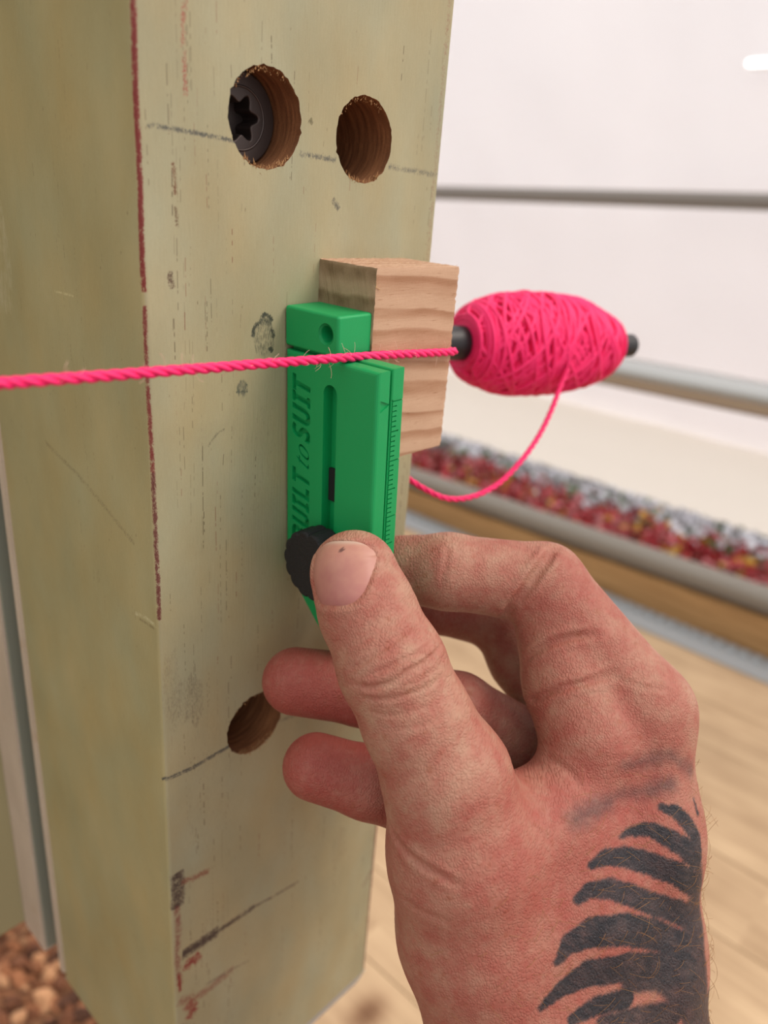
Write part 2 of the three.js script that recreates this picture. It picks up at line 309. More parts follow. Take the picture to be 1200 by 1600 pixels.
// ---------------------------------------------------------------- green string-line gauge
const font = await new FontLoader().loadAsync('fonts/droid/droid_sans_bold.typeface.json');
const serif = await new FontLoader().loadAsync('fonts/droid/droid_serif_regular.typeface.json');
{
  const plasticBump = paintPixels(256, 256, (i, j) => { const v = 128 + (rnd() - 0.5) * 150; return [v, v, v]; }, false);
  const green = new THREE.MeshPhysicalMaterial({ color: '#0f9a55', roughness: 0.42, bumpMap: plasticBump, bumpScale: 0.00006, specularIntensity: 0.8 });
  const black = std('#141414', 0.85);
  const t = thing('string_line_gauge', 'green plastic string-line gauge with a ruler edge, pinched between thumb and finger', 'gauge', [39, -37, 0.2]);
  t.rotation.z = 0.036;
  const L = (g) => setUV(g, (x, y, z, nx, ny, nz) => (Math.abs(nx) > 0.6 ? [z / 12, y / 12] : Math.abs(nz) > 0.6 ? [x / 12, y / 12] : [x / 12, z / 12]));
  // outlines lie in (z, y); extruded along x
  const plate = (pts, x0, x1, b) => {
    const s = new THREE.Shape(pts.map(([z, y]) => new THREE.Vector2(z, y)));
    const g = new THREE.ExtrudeGeometry(s, { depth: x1 - x0 - 2 * b, bevelEnabled: true, bevelSize: b, bevelOffset: -b, bevelThickness: b, bevelSegments: 3, curveSegments: 8 });
    g.applyMatrix4(new THREE.Matrix4().set(0, 0, 1, x0 + b, 0, 1, 0, 0, -1, 0, 0, 0, 0, 0, 0, 1)); g.scale(1, 1, -1);   // shape x -> z, shape y -> y, depth -> x
    const ix = g.index; if (ix) { for (let i = 0; i < ix.count; i += 3) { const a = ix.getX(i); ix.setX(i, ix.getX(i + 2)); ix.setX(i + 2, a); } } else for (const k of ['position', 'normal', 'uv']) { const at = g.attributes[k], n = at.itemSize, A = at.array; for (let i = 0; i < A.length; i += 3 * n) for (let c = 0; c < n; c++) { const q = A[i + c]; A[i + c] = A[i + 2 * n + c]; A[i + 2 * n + c] = q; } }
    g.computeVertexNormals(); return g;
  };
  // head with a sighting hole
  const head = new RoundedBoxGeometry(11.6, 9.9, 19.2, 4, 0.8).translate(5.8, 4.75, 9.6);
  const hole = new THREE.LatheGeometry([[0, -5], [2.0, -5], [2.0, 0.6], [2.15, 0.95], [2.75, 1.25], [2.75, 3], [0, 3]].map(([r, y]) => new THREE.Vector2(r, y)), 40); hole.rotateZ(Math.PI / 2); hole.translate(1.2, 4.9, 15.0);
  const hd = cut(flat(head), [flat(hole)], green); hd.geometry.clearGroups();
  put('gauge_head', L(hd.geometry), green, t, true);
  put('neck', box(2, 9.5, -2.2, 1, 1, 17.5), green, t, true);
  // sliding body with slot, engraved wording and pointer
  const bodyPts = [[0.3, -1.1], [32.6, -0.9], [33, -81], [17.5, -81], [0.3, -64]];
  const body = plate(bodyPts, 0, 4.75, 0.9);
  const tools = [];
  const slot = new THREE.Shape(); slot.absarc(17, -9.4, 2.4, 0, Math.PI); slot.lineTo(14.6, -62); slot.lineTo(19.4, -62); slot.closePath();
  tools.push(flat(plate(slot.getPoints(10).map((p) => [p.x, p.y]), -1, 3.1, 0.01)));
  const word = (str, f, size, z0, y0, width, shear, wide = 1) => {
    const g = new TextGeometry(str, { font: f, size, depth: 2.4, curveSegments: 4, bevelEnabled: f === font, bevelSize: 0.16, bevelThickness: 0.02, bevelSegments: 1 });
    g.applyMatrix4(new THREE.Matrix4().makeShear(0, 0, shear, 0, 0, 0)); g.computeBoundingBox();
    const bb = g.boundingBox, k = width / (bb.max.x - bb.min.x); g.translate(-bb.min.x, 0, -1.2); g.scale(k, wide, 1);
    // reading direction runs up the gauge (+y); letter tops point to low z; letters face -x
    g.applyMatrix4(new THREE.Matrix4().set(0, 0, -1, 0, 1, 0, 0, y0, 0, -1, 0, z0, 0, 0, 0, 1));
    g.computeVertexNormals(); return flat(g);
  };
  tools.push(word('SUIT', font, 6.6, 9.6, -24.2, 17.6, 0.22), word('to', serif, 5.2, 9.4, -31.2, 6.2, 0.5), word('BUILT', font, 6.6, 9.6, -53.6, 21.8, 0.22));
  const tri = new THREE.Shape([new THREE.Vector2(1.2, -7.6), new THREE.Vector2(4.6, -9.0), new THREE.Vector2(1.2, -10.6)]);
  tools.push(flat(new THREE.ExtrudeGeometry(tri, { depth: 1.6, bevelEnabled: false }).translate(0, 0, 32.2)));
  const bd = cut(flat(body), tools, green); bd.geometry.clearGroups();
  put('sliding_body', L(bd.geometry), green, t, true);
  put('slot_dark_plate', box(2.2, 3.3, -38.6, -29.6, 14.7, 19.3, 0.1), black, t, true).userData.label = 'black plate in place of the dark window in the slot';  // black colour stands for the darkness of an open window
  // ruler strip behind it: notched edge and cut graduations
  const strip = plate([[0.5, -0.7], [32.7, -0.6], [33, -79], [17, -79], [0.5, -64]], 4.95, 9.2, 0.5);
  const ticks = [];
  for (let k = 0; k <= 48; k++) {
    const y = -8.4 - k * 1.257, long = k % 12 === 0 ? 9.6 : k % 6 === 0 ? 7.9 : 6.9;
    ticks.push(flat(box(k % 12 === 0 ? 4.6 : 5.35, long, y - 0.17, y + 0.17, 32.35, 34)));
    if (k % 12 === 0) ticks.push(flat(new THREE.CylinderGeometry(0.42, 0.42, 4, 4).rotateY(0.785).rotateX(Math.PI / 2).translate(9.35, y, 32)));
  }
  ticks.push(flat(box(4.9, 5.45, -75, -8, 32.5, 34)));
  const st = cut(flat(strip), ticks, green); st.geometry.clearGroups();
  put('ruler_strip', L(st.geometry), green, t, true);
  // lobed locking knob
  const ks = new THREE.Shape(); for (let i = 0; i <= 160; i++) { const a = i / 160 * Math.PI * 2, q = 8.9 + 0.85 * Math.pow(Math.abs(Math.cos(7 * a)), 0.5); i ? ks.lineTo(Math.cos(a) * q, Math.sin(a) * q) : ks.moveTo(q, 0); }
  const kg = new THREE.ExtrudeGeometry(ks, { depth: 5.6, bevelEnabled: true, bevelSize: 0.7, bevelOffset: -0.7, bevelThickness: 0.7, bevelSegments: 3 });
  kg.rotateY(-Math.PI / 2); kg.translate(-0.6, -54.6, 17);
  const kb = paintPixels(256, 256, (i, j) => { const v = 128 + 90 * fbm(i / 20, j / 20, 3, 4) + (rnd() - 0.5) * 90; return [v, v, v]; }, false);
  put('locking_knob', L(kg), new THREE.MeshStandardMaterial({ color: '#17171a', roughness: 0.6, bumpMap: kb, bumpScale: 0.0004 }), t, true).userData.label = 'black ridged locking knob';
  put('knob_spindle', new THREE.CylinderGeometry(2.1, 2.1, 4, 20).rotateZ(Math.PI / 2).translate(1, -54.6, 17), black, t, true);
}

// ---------------------------------------------------------------- pink line and its spool
const pinkRope = new THREE.MeshPhysicalMaterial({ color: '#f4206c', roughness: 0.6, sheen: 0.25, sheenColor: new THREE.Color('#ff8fc0'), sheenRoughness: 0.5 });
function rope(pts, dia, pitch, strands, tension = 0.5, per = 1.1) {      // twisted strands along a path
  const curve = new THREE.CatmullRomCurve3(pts, false, 'centripetal', tension), len = curve.getLength(), n = Math.ceil(len / per), f = curve.computeFrenetFrames(n, false), out = [];
  for (let s = 0; s < strands; s++) {
    const q = []; for (let i = 0; i <= n; i++) { const u = i / n, c = curve.getPointAt(u), a = u * len / pitch * Math.PI * 2 + s * Math.PI * 2 / strands, o = dia * 0.235; q.push(c.addScaledVector(f.normals[i], Math.cos(a) * o).addScaledVector(f.binormals[i], Math.sin(a) * o)); }
    out.push(flat(new THREE.TubeGeometry(new THREE.CatmullRomCurve3(q), n, dia * 0.27, 7, false)));
  }
  return mergeGeometries(out);
}
{
  const t = thing('string_line', 'taut bright pink twisted string line running across the gauge and the wood block', 'string', [81, -39.9, 21.2]);
  const at = [[-5199, 214.6], [-39.4, -33.3], [21, -35.8], [49.4, -37.0], [79.5, -38.75]].map(([x, y]) => V(x, y, 21.25));
  put('twisted_cord', mergeGeometries([
    rope([at[0], at[0].clone().lerp(at[1], 0.5), at[0].clone().lerp(at[1], 0.9)], 2.3, 9, 3, 0.5, 6),
    rope([at[0].clone().lerp(at[1], 0.899), at[1], at[2], at[3], at[4], V(82.2, -38.9, 21.1), V(83.4, -39, 19.6), V(83.7, -39.1, 12), V(83.8, -39.4, 2.4), V(83.6, -40.6, 1.6)], 2.3, 9, 3, 0.5, 0.8),
  ]), pinkRope, t);
  const fz = [];
  for (let i = 0; i < 60; i++) { const x = rr(-30, 80), a = rr(0, 6.28), l = rr(1, 5), y = -35.8 - (x - 21) * 0.048, c = new THREE.QuadraticBezierCurve3(V(x, y, 21.4), V(x + rr(-2, 2), y + Math.cos(a) * l * 0.6, 22 + rr(-1, 1.5)), V(x + rr(-2, 2), y + Math.cos(a) * l, 21.6 + Math.sin(a) * l * 0.4)); fz.push(flat(new THREE.TubeGeometry(c, 6, 0.045, 3))); }
  const fy = put('loose_fibres', mergeGeometries(fz), std('#e8b9a8', 0.8), t); fy.userData.kind = 'stuff';
}
{
  const A = V(142.4, -49.1, -22.7), B = V(231.7, -52.8, 2.9), axis = B.clone().sub(A).normalize(), len = A.distanceTo(B);
  const t = thing('line_spool', 'black-cored spool wound full of bright pink string, jutting out beside the post', 'spool', [A.x, A.y, A.z]);
  const turn = new THREE.Quaternion().setFromUnitVectors(V(0, 1, 0), axis), place = (g) => { g.applyQuaternion(turn); g.translate(A.x, A.y, A.z); return g; };
  const reach = 50;                                            // the core runs on to the hidden side of the post
  put('core', place(new THREE.LatheGeometry([[3.4, -reach], [5.2, -reach], [5.6, -8], [6.4, -2], [6.3, 3], [5.4, 10], [4.8, len - 6], [4.8, len - 0.2], [4.2, len + 0.6], [2.4, len + 0.6], [2.4, len - 6]].map(([r, y]) => new THREE.Vector2(r, y)), 40)), std('#1d1d20', 0.45), t).userData.label = 'black plastic core';
  const L0 = 1.5, L1 = len - 15;
  const prof = (y) => { const u = clamp((y - L0) / (L1 - L0)), e = u < 0.4 ? Math.pow(1 - Math.pow((0.4 - u) / 0.4 * 0.97, 2.3), 0.6) : Math.pow(1 - Math.pow((u - 0.4) / 0.6 * 0.96, 2.5), 0.62); return 6 + 11.8 * e; };
  const pts = []; for (let i = 0; i <= 60; i++) { const y = L0 + (L1 - L0) * i / 60; pts.push(new THREE.Vector2(prof(y) - 0.4, y)); } pts.unshift(new THREE.Vector2(5, L0 + 0.5)); pts.push(new THREE.Vector2(4.6, L1 - 0.5));
  put('wound_core', place(new THREE.LatheGeometry(pts, 64)), pinkRope, t);
  const turns = [];
  for (let k = 0; k < 150; k++) {
    const mid = k > 134 ? L0 + (k - 134) * 0.55 : rr(L0 + 6, L1 - 6), tilt = k > 134 ? rr(-0.6, 0.6) : k < 26 ? rr(-5, 5) : rr(7, 25) * (rnd() < 0.5 ? -1 : 1), ph = rnd() * 6.28, lift = rr(-0.7, 1.9), q = [];
    for (let i = 0; i < 40; i++) { const a = i / 40 * Math.PI * 2, y = clamp(mid + tilt * Math.sin(a + ph) + (k > 134 ? 0.2 : 1.2) * Math.sin(2 * a + ph * 3), L0 + 0.6, L1 - 0.6), r = prof(y) + lift; q.push(V(Math.cos(a) * r, y, Math.sin(a) * r)); }
    turns.push(flat(new THREE.TubeGeometry(new THREE.CatmullRomCurve3(q, true), 90, rr(0.72, 0.95), 6, true)));
  }
  put('wound_string', place(mergeGeometries(turns)), pinkRope, t);
  const loop = [[174, -56, 6.5], [170.2, -61.8, 6.8], [162.8, -70, 8.7], [153.5, -77.7, 10.6], [140.4, -85.8, 11.8], [128.2, -91.8, 11.2], [116.5, -94.1, 9.2], [106.6, -93.3, 5.8], [100.4, -89.8, 0.6], [97.4, -86.4, -7], [96, -84, -22]].map((p) => V(...p));
  put('hanging_loop', rope(loop, 2.1, 9, 3, 0.5, 0.8), pinkRope, t).userData.label = 'slack loop of pink string hanging below the spool';
}

// ---------------------------------------------------------------- right hand and forearm
// A skeleton of tapered capsules (x, y, z, radius), joined by smooth minima and meshed by surface nets.
//HAND-BEGIN
const BONES = {
  thumb: [[31.2, -84.8, 36.9, 10.5], [29.9, -91.9, 43.2, 11.2], [28.2, -101.1, 53.6, 12.3], [29.9, -113.0, 61.4, 12.6], [32.8, -126.3, 69.7, 15.0], [34.4, -145.1, 76.8, 18.8], [36.6, -167.1, 83.3, 20.8], [38.8, -195.5, 96.9, 20.8]],
  index: [[60.1, -100.0, 18.0, 9.3], [67.9, -95.6, 38.0, 10.4], [86.1, -97.2, 58.1, 11.2], [87.3, -122.2, 91.7, 13.6]],
  pulp: [[85.0, -104.2, 63.0, 11.2], [79.6, -117.6, 74.6, 12.9], [73.5, -127.6, 86.2, 13.6]],
  middle: [[73.0, -116.0, 11.5, 9.6], [84.0, -117.0, 22.5, 10.2], [98.4, -120.4, 39.0, 11.2], [98.4, -131.0, 50.0, 11.6], [98.6, -148.0, 78.6, 14]],
  ring: [[31.5, -126.3, 17.2, 9.3], [44.5, -127.7, 31.4, 9.8], [63.5, -133.5, 50.1, 10.5], [97.3, -163.1, 74.5, 13]],
  little: [[25.3, -142.2, 33.2, 8.9], [34.3, -145.6, 44.1, 9.3], [50.0, -154.8, 58.0, 10], [84.0, -182.3, 74.7, 13]],
};
const PALM = [   // capsules of the hand's body, wrist and forearm
  [[87.3, -122.2, 91.7, 13.2], [78.2, -151.1, 101.0, 15.5]], [[78.2, -151.1, 101.0, 15.5], [70.6, -181.2, 107.9, 19]], [[70.6, -181.2, 107.9, 19], [64.7, -206.4, 117.1, 20]],
  [[55.4, -144.7, 86.6, 15], [56.0, -166.2, 95.6, 18]], [[56.0, -166.2, 95.6, 18], [50.2, -188.6, 101.4, 20]], [[66, -140, 88, 11], [60, -162, 96, 15]],
  [[98.6, -148.0, 78.6, 13], [70.4, -223.1, 107.8, 20]], [[97.3, -163.1, 74.5, 12], [69.7, -231.9, 99.3, 18]], [[84.0, -182.3, 74.7, 13], [61.8, -228.4, 94.7, 17]],
  [[39.2, -195.5, 97.4, 19.5], [34.6, -263.6, 120.2, 20]], [[64.7, -206.4, 117.1, 19.5], [55.0, -270.9, 136.5, 22]], [[62, -228, 97, 18], [62.0, -301.2, 125.8, 22]], [[50.2, -188.6, 101.4, 19], [45, -266, 128, 22]],
  [[34.6, -263.6, 120.2, 20], [19.9, -389.6, 158.1, 26]], [[55.0, -270.9, 136.5, 22], [36.0, -397.2, 172.1, 27]], [[62.0, -301.2, 125.8, 22], [39.1, -414.4, 163.1, 27]],
];
const smin = (a, b, k) => { const h = Math.max(k - Math.abs(a - b), 0) / k; return Math.min(a, b) - h * h * k * 0.25; };
function capsule(x, y, z, a, b) {
  const bx = b[0] - a[0], by = b[1] - a[1], bz = b[2] - a[2], px = x - a[0], py = y - a[1], pz = z - a[2];
  let h = (px * bx + py * by + pz * bz) / (bx * bx + by * by + bz * bz); h = h < 0 ? 0 : h > 1 ? 1 : h;
  const dx = px - bx * h, dy = py - by * h, dz = pz - bz * h;
  return Math.sqrt(dx * dx + dy * dy + dz * dz) - (a[3] + (b[3] - a[3]) * h);
}
const chain = (x, y, z, c, k) => { let d = capsule(x, y, z, c[0], c[1]); for (let i = 1; i + 1 < c.length; i++) d = smin(d, capsule(x, y, z, c[i], c[i + 1]), k); return d; };
function handCore(x, y, z) {
  let p = 1e9; for (const [a, b] of PALM) p = smin(p, capsule(x, y, z, a, b), 9);
  const th = chain(x, y, z, BONES.thumb, 3);
  let d = smin(p, th, 9);
  for (const f of ['index', 'middle', 'ring', 'little']) {
    let c = chain(x, y, z, BONES[f], 2.5);
    if (f === 'index') c = smin(c, chain(x, y, z, BONES.pulp, 3), 2.2);
    d = Math.min(d, smin(p, c, 5));
  }
  return d;
}
//HAND-END
const CREASES = [   // [points, depth, half width]
  [[[15.7, -97.6, 51.7], [16.3, -95.7, 53.9], [19.5, -91.8, 56.9], [22.4, -90.1, 57.9], [26, -88.9, 58.3], [31.2, -88.5, 57.5]], 0.65, 0.6],
  [[[16.5, -96.6, 57.2], [19.2, -94.3, 60.1], [21.6, -93, 61.5], [26.4, -92, 62.8], [30.7, -91.9, 62.5]], 0.6, 0.55],
  [[[15.2, -100.3, 53.1], [16.2, -99.2, 58.3], [18.9, -97.1, 61.8], [22.3, -94.9, 63.5], [27, -93.9, 64.4], [33.5, -93.6, 62.9]], 0.75, 0.65],
  [[[15.5, -102.4, 56.4], [18.4, -100.7, 62.6], [23.5, -99, 66.1], [29.8, -98.1, 66.8]], 0.42, 0.6],
  [[[16.1, -105.6, 58], [19, -104.1, 64.7], [25, -102, 68.6]], 0.25, 0.6],
  [[[16.9, -108.3, 62.3], [20.5, -106.1, 68.3], [27.5, -104.2, 71.3]], 0.2, 0.6],
  [[[16.9, -94.4, 53.2], [19.3, -91.6, 55.5], [21.3, -90.1, 56.3]], 0.3, 0.5],
  [[[33.1, -90.6, 59.8], [32.6, -92, 61.9], [31.1, -93.9, 64.1]], 0.3, 0.5],
  [[[19.3, -93, 58.6], [21.9, -91.5, 59.8], [24.9, -90.7, 60.8]], 0.12, 0.5],
  [[[85.9, -85.5, 59.7], [79.2, -87.7, 60.7], [73.9, -92.9, 60], [71.3, -98.8, 57.7], [73.6, -105, 54.6]], 2.0, 1.3],
  [[[70.6, -112.2, 64.5], [70.4, -108.2, 67.5], [71.9, -104.9, 70.3], [74.6, -102.7, 74], [78.8, -100.8, 78.7]], 1.2, 1.0],
  [[[77.4, -132.7, 61.8], [65.7, -117.8, 72.6], [67, -112.4, 78.4], [72.7, -109.5, 83.8], [77.6, -107.7, 87.1]], 0.9, 1.0],
  [[[73.7, -139.7, 69.3], [59.2, -127.7, 82.3], [58.3, -127.4, 88.2], [57.2, -129.6, 92.8]], 0.3, 0.9],
  [[[19.5, -134.4, 63.9], [18.5, -135.3, 66], [17.4, -136, 69.1], [16.5, -136.2, 74.6], [17, -136.2, 79.9], [19.2, -137.2, 86]], 0.8, 0.9],
  [[[15.5, -148.3, 72.7], [15.1, -147, 79.7], [16.8, -146.2, 85.6]], 0.3, 0.9],
  [[[63.7, -85.6, 40], [60.3, -88.9, 42.5], [58.3, -94.6, 43.3]], 0.25, 0.8],
  [[[76.4, -109.1, 87.1], [79.5, -109.5, 94.4], [84.1, -110, 99.2]], 0.2, 0.7],
  [[[59.1, -126.4, 85.7], [64, -122.6, 94.6], [74.4, -123.2, 101.5], [81.9, -123.3, 106.6]], 0.12, 0.6],
];
const TATTOO = [    // [points with radius, strength, softness of the edge]
  [[[71.5, -133.9, 107.5, 0.91], [74, -134.7, 110.3, 1.67], [75.5, -137.3, 113, 1.98], [76.7, -140.8, 115.6, 1.98], [76.1, -145.6, 117.8, 1.52]], 0.95, 0.35],
  [[[81.3, -134.4, 111.7, 0.3], [80.8, -137.3, 113.6, 0.76]], 0.9, 0.4],
  [[[60.3, -138.7, 103.1, 0.46], [63.9, -138.3, 104.6, 1.22], [67.3, -138, 107.6, 1.82], [69.5, -139.4, 111.5, 2.28], [72.7, -142.1, 115.3, 2.58], [74.9, -145.8, 117.7, 2.58]], 0.95, 0.4],
  [[[50.1, -141.7, 101.5, 0.91], [53.9, -141.1, 102.7, 1.82], [59.2, -142.4, 105.8, 2.43], [64.2, -144.7, 110.5, 2.74], [68.9, -147.2, 115.8, 3.04], [73.8, -152, 119.1, 2.89]], 0.95, 0.4],
  [[[44.3, -147.6, 102.2, 1.06], [47.5, -146.1, 103.3, 1.82], [52.2, -146.7, 106.6, 2.43], [56.8, -149.4, 110.4, 2.58], [61.9, -153.1, 114.2, 2.74], [68.1, -157, 118.4, 3.04], [72.2, -161.1, 121.4, 2.43]], 0.93, 0.4],
  [[[35.6, -158, 104.3, 1.06], [39.1, -155.2, 104.7, 2.43], [44.4, -153.6, 107.5, 3.34], [51.3, -154.3, 112.2, 3.65], [59.4, -158.9, 116.6, 3.65], [66.6, -164.4, 122.2, 3.34]], 0.95, 0.4],
  [[[29.6, -166.6, 105.2, 0.91], [34.6, -164, 106.7, 1.98], [41.3, -161.9, 109.9, 3.19], [49.2, -162.4, 115, 3.65], [59.4, -166.7, 120.3, 3.65], [66.3, -169.9, 125.5, 3.65]], 0.93, 0.4],
  [[[34.9, -170.6, 110.6, 1.22], [41, -169.2, 113.3, 2.28], [47.9, -169.5, 117.1, 2.58]], 0.95, 0.4],
  [[[60.6, -173.3, 124.9, 2.43], [68.7, -177.8, 129.1, 2.13]], 0.85, 0.6],
  [[[41, -172.5, 115.3, 1.37], [48, -173.7, 119.3, 1.98], [54, -176.2, 122.7, 3.04], [58.7, -177.2, 125.6, 3.34]], 0.88, 0.7],
  [[[75.3, -146.9, 118.1, 1.52], [75.5, -154.3, 119.7, 3.04], [72.5, -162.8, 122.3, 5.17], [68.3, -167.9, 124.9, 5.78], [66.3, -181.6, 129.9, 5.47]], 0.85, 1.2],
  [[[50.1, -166.5, 116.7, 2.74], [57.8, -169.1, 120.9, 2.43], [62, -174.3, 126.1, 2.74], [63.4, -179.9, 128.7, 2.43]], 0.85, 0.9],
  [[[51, -133.1, 95.3, 1.82], [57.5, -132.3, 96.9, 2.28], [62.3, -132.2, 98.5, 1.22]], 0.45, 2.6],
  [[[62.6, -131.4, 98, 0.91], [69.9, -131.3, 102.5, 1.22], [75.4, -129.6, 106.7, 1.98]], 0.42, 2.4],
  [[[67.2, -124.8, 98.1, 0.91], [75.2, -123.7, 102.6, 1.82]], 0.38, 2.4],
  [[[77.5, -122.9, 104.2, 0.91], [83.7, -128.7, 108.6, 1.82]], 0.36, 2.2],
  [[[72, -187, 131, 8], [58, -225, 146, 14], [44, -300, 165, 18]], 0.85, 1.2],
];
const warpY = (v) => (v > -232 ? v : -232 + (v + 232) * 4);
function segDist(x, y, z, a, b) { const bx = b[0] - a[0], by = b[1] - a[1], bz = b[2] - a[2]; let h = ((x - a[0]) * bx + (y - a[1]) * by + (z - a[2]) * bz) / (bx * bx + by * by + bz * bz); h = clamp(h); return [Math.hypot(x - a[0] - bx * h, y - a[1] - by * h, z - a[2] - bz * h), h]; }
for (const c of CREASES) { c.box = [0, 1, 2].map((k) => [Math.min(...c[0].map((p) => p[k])) - c[2] * 3, Math.max(...c[0].map((p) => p[k])) + c[2] * 3]); }
function creased(x, y, z) {
  let s = 0;
  for (const [pts, depth, w, ...r] of CREASES) {
    const b = CREASES[0]; let m = 1e9, at = 0;
    for (let i = 0; i + 1 < pts.length; i++) { const [d, h] = segDist(x, y, z, pts[i], pts[i + 1]); if (d < m) { m = d; at = (i + h) / (pts.length - 1); } }
    if (m < w * 3) s += depth * (Math.exp(-m * m / (w * w)) - 0.35 * Math.exp(-Math.pow((m - w * 1.9) / w, 2))) * Math.min(1, 5 * Math.min(at + 0.04, 1.04 - at));
  }
  return s;
}
const NAIL = { c: null, n: null, r: null, u: null };
const gradient = (f, x, y, z, e = 0.3) => V(f(x + e, y, z) - f(x - e, y, z), f(x, y + e, z) - f(x, y - e, z), f(x, y, z + e) - f(x, y, z - e)).normalize();
{
  const n = gradient(handCore, 24.3, -82, 38.4, 1.5); NAIL.n = n;
  NAIL.u = V(0.3, 0.9, -0.35).addScaledVector(n, -V(0.3, 0.9, -0.35).dot(n)).normalize(); NAIL.r = V().crossVectors(NAIL.u, n).normalize();
  NAIL.c = V(24.3, -82, 38.4).addScaledVector(NAIL.r, 0.7);
}
const nailEdge = (a, b) => { const e = Math.pow(Math.pow(Math.abs(a), 3.2) + Math.pow(Math.abs(b > 0 ? b : b), b > 0 ? 4 : 2.6), 1 / 3); return e; };
const NW = 7.8, NH = 7.6;
function hand(x, y, z) {
  let d = handCore(x, y, z);
  if (d > 3 || d < -3) return d;
  d += creased(x, y, z);
  const px = x - NAIL.c.x, py = y - NAIL.c.y, pz = z - NAIL.c.z;
  if (px * px + py * py + pz * pz < 200) {                    // the bed and the folds round the nail
    const a = (px * NAIL.r.x + py * NAIL.r.y + pz * NAIL.r.z) / NW, b = (px * NAIL.u.x + py * NAIL.u.y + pz * NAIL.u.z) / NH, k = px * NAIL.n.x + py * NAIL.n.y + pz * NAIL.n.z;
    if (k > -6) { const e = nailEdge(a, b); d += 0.55 * (1 - sstep(0.94, 1.05, e)) - (b > 0.6 ? 0.1 : 0.34) * Math.exp(-Math.pow((e - 1.14) / 0.09, 2)); }
  }
  return d;
}
function surfaceNet(f, core, lo, hi, h) {
  const n = lo.map((v, k) => Math.ceil((hi[k] - v) / h) + 1), [nx, ny, nz] = n, val = new Float32Array(nx * ny * nz).fill(9), B = 8, S = [1, nx, nx * ny];
  const at = (i, j, k) => [lo[0] + i * h, warpY(lo[1] + j * h), lo[2] + k * h], live = [];
  for (let k = 0; k < nz - 1; k += B) for (let j = 0; j < ny - 1; j += B) for (let i = 0; i < nx - 1; i += B) {
    const p = at(i + B / 2, j + B / 2, k + B / 2), reach = p[1] < -225 ? h * B * 3 : h * B * 0.95 + 1.2, d = core(...p);
    if (Math.abs(d) < reach) live.push([i, j, k]);
  }
  for (const [i0, j0, k0] of live) for (let k = k0; k <= Math.min(k0 + B, nz - 1); k++) for (let j = j0; j <= Math.min(j0 + B, ny - 1); j++) for (let i = i0; i <= Math.min(i0 + B, nx - 1); i++) {
    const o = i + j * S[1] + k * S[2]; if (val[o] !== 9) continue;
    val[o] = f(...at(i, j, k));
  }
  const vid = new Map(), pos = [], index = [];
  const C = [[0, 0, 0], [1, 0, 0], [0, 1, 0], [1, 1, 0], [0, 0, 1], [1, 0, 1], [0, 1, 1], [1, 1, 1]], E = [[0, 1], [2, 3], [4, 5], [6, 7], [0, 2], [1, 3], [4, 6], [5, 7], [0, 4], [1, 5], [2, 6], [3, 7]];
  const cells = [];
  for (const [i0, j0, k0] of live) for (let k = k0; k < Math.min(k0 + B, nz - 1); k++) for (let j = j0; j < Math.min(j0 + B, ny - 1); j++) for (let i = i0; i < Math.min(i0 + B, nx - 1); i++) {
    const o = i + j * S[1] + k * S[2]; let m = 0; const v = [];
    for (let c = 0; c < 8; c++) { v[c] = val[o + C[c][0] + C[c][1] * S[1] + C[c][2] * S[2]]; if (v[c] < 0) m |= 1 << c; }
    if (m === 0 || m === 255) continue;
    let sx = 0, sy = 0, sz = 0, q = 0;
    for (const [a, b] of E) if (((m >> a) ^ (m >> b)) & 1) { const t = v[a] / (v[a] - v[b]); sx += C[a][0] + t * (C[b][0] - C[a][0]); sy += C[a][1] + t * (C[b][1] - C[a][1]); sz += C[a][2] + t * (C[b][2] - C[a][2]); q++; }
    vid.set(o, pos.length / 3); const p = at(i + sx / q, j + sy / q, k + sz / q); pos.push(...p); cells.push(o, m & 1, (m >> 1) & 1, (m >> 2) & 1, (m >> 4) & 1);
  }
  for (let c = 0; c < cells.length; c += 5) {                  // quads round the crossed edges that start at each cell's first corner
    const o = cells[c];
    for (let ax = 0; ax < 3; ax++) {
      if (cells[c + 1] === cells[c + 2 + ax]) continue;
      const u = S[(ax + 1) % 3], w = S[(ax + 2) % 3], q = [vid.get(o), vid.get(o - u), vid.get(o - u - w), vid.get(o - w)];
      if (q.some((v) => v === undefined)) continue;
      if (cells[c + 1]) index.push(q[0], q[1], q[2], q[0], q[2], q[3]); else index.push(q[0], q[2], q[1], q[0], q[3], q[2]);
    }
  }
  const g = new THREE.BufferGeometry(); g.setAttribute('position', new THREE.Float32BufferAttribute(pos, 3)); g.setIndex(index); return g;
}
const toLin = (c) => { c /= 255; return c <= 0.04045 ? c / 12.92 : Math.pow((c + 0.055) / 1.055, 2.4); };
const mix3 = (a, b, t) => [a[0] + (b[0] - a[0]) * t, a[1] + (b[1] - a[1]) * t, a[2] + (b[2] - a[2]) * t];
const RED_AND_SHADE = [[[79, -97, 72], 15, 0.5], [[60, -140, 100], 26, 0.55], [[30, -140, 85], 22, 0.35], [[26, -92, 45], 9, 0.5], [[72, -120, 100], 14, 0.3], [[27, -170, 100], 20, 0.35], [[31, -126, 17], 16, 1.0], [[25, -142, 33], 16, 1.0], [[44, -128, 31], 14, 0.7], [[40, -148, 48], 14, 0.7], [[84, -117, 24], 16, 0.8], [[62, -132, 50], 14, 0.6], [[60, -165, 118], 20, 0.3]];  // flushed skin; the ring, little and middle finger spots also paint in shade
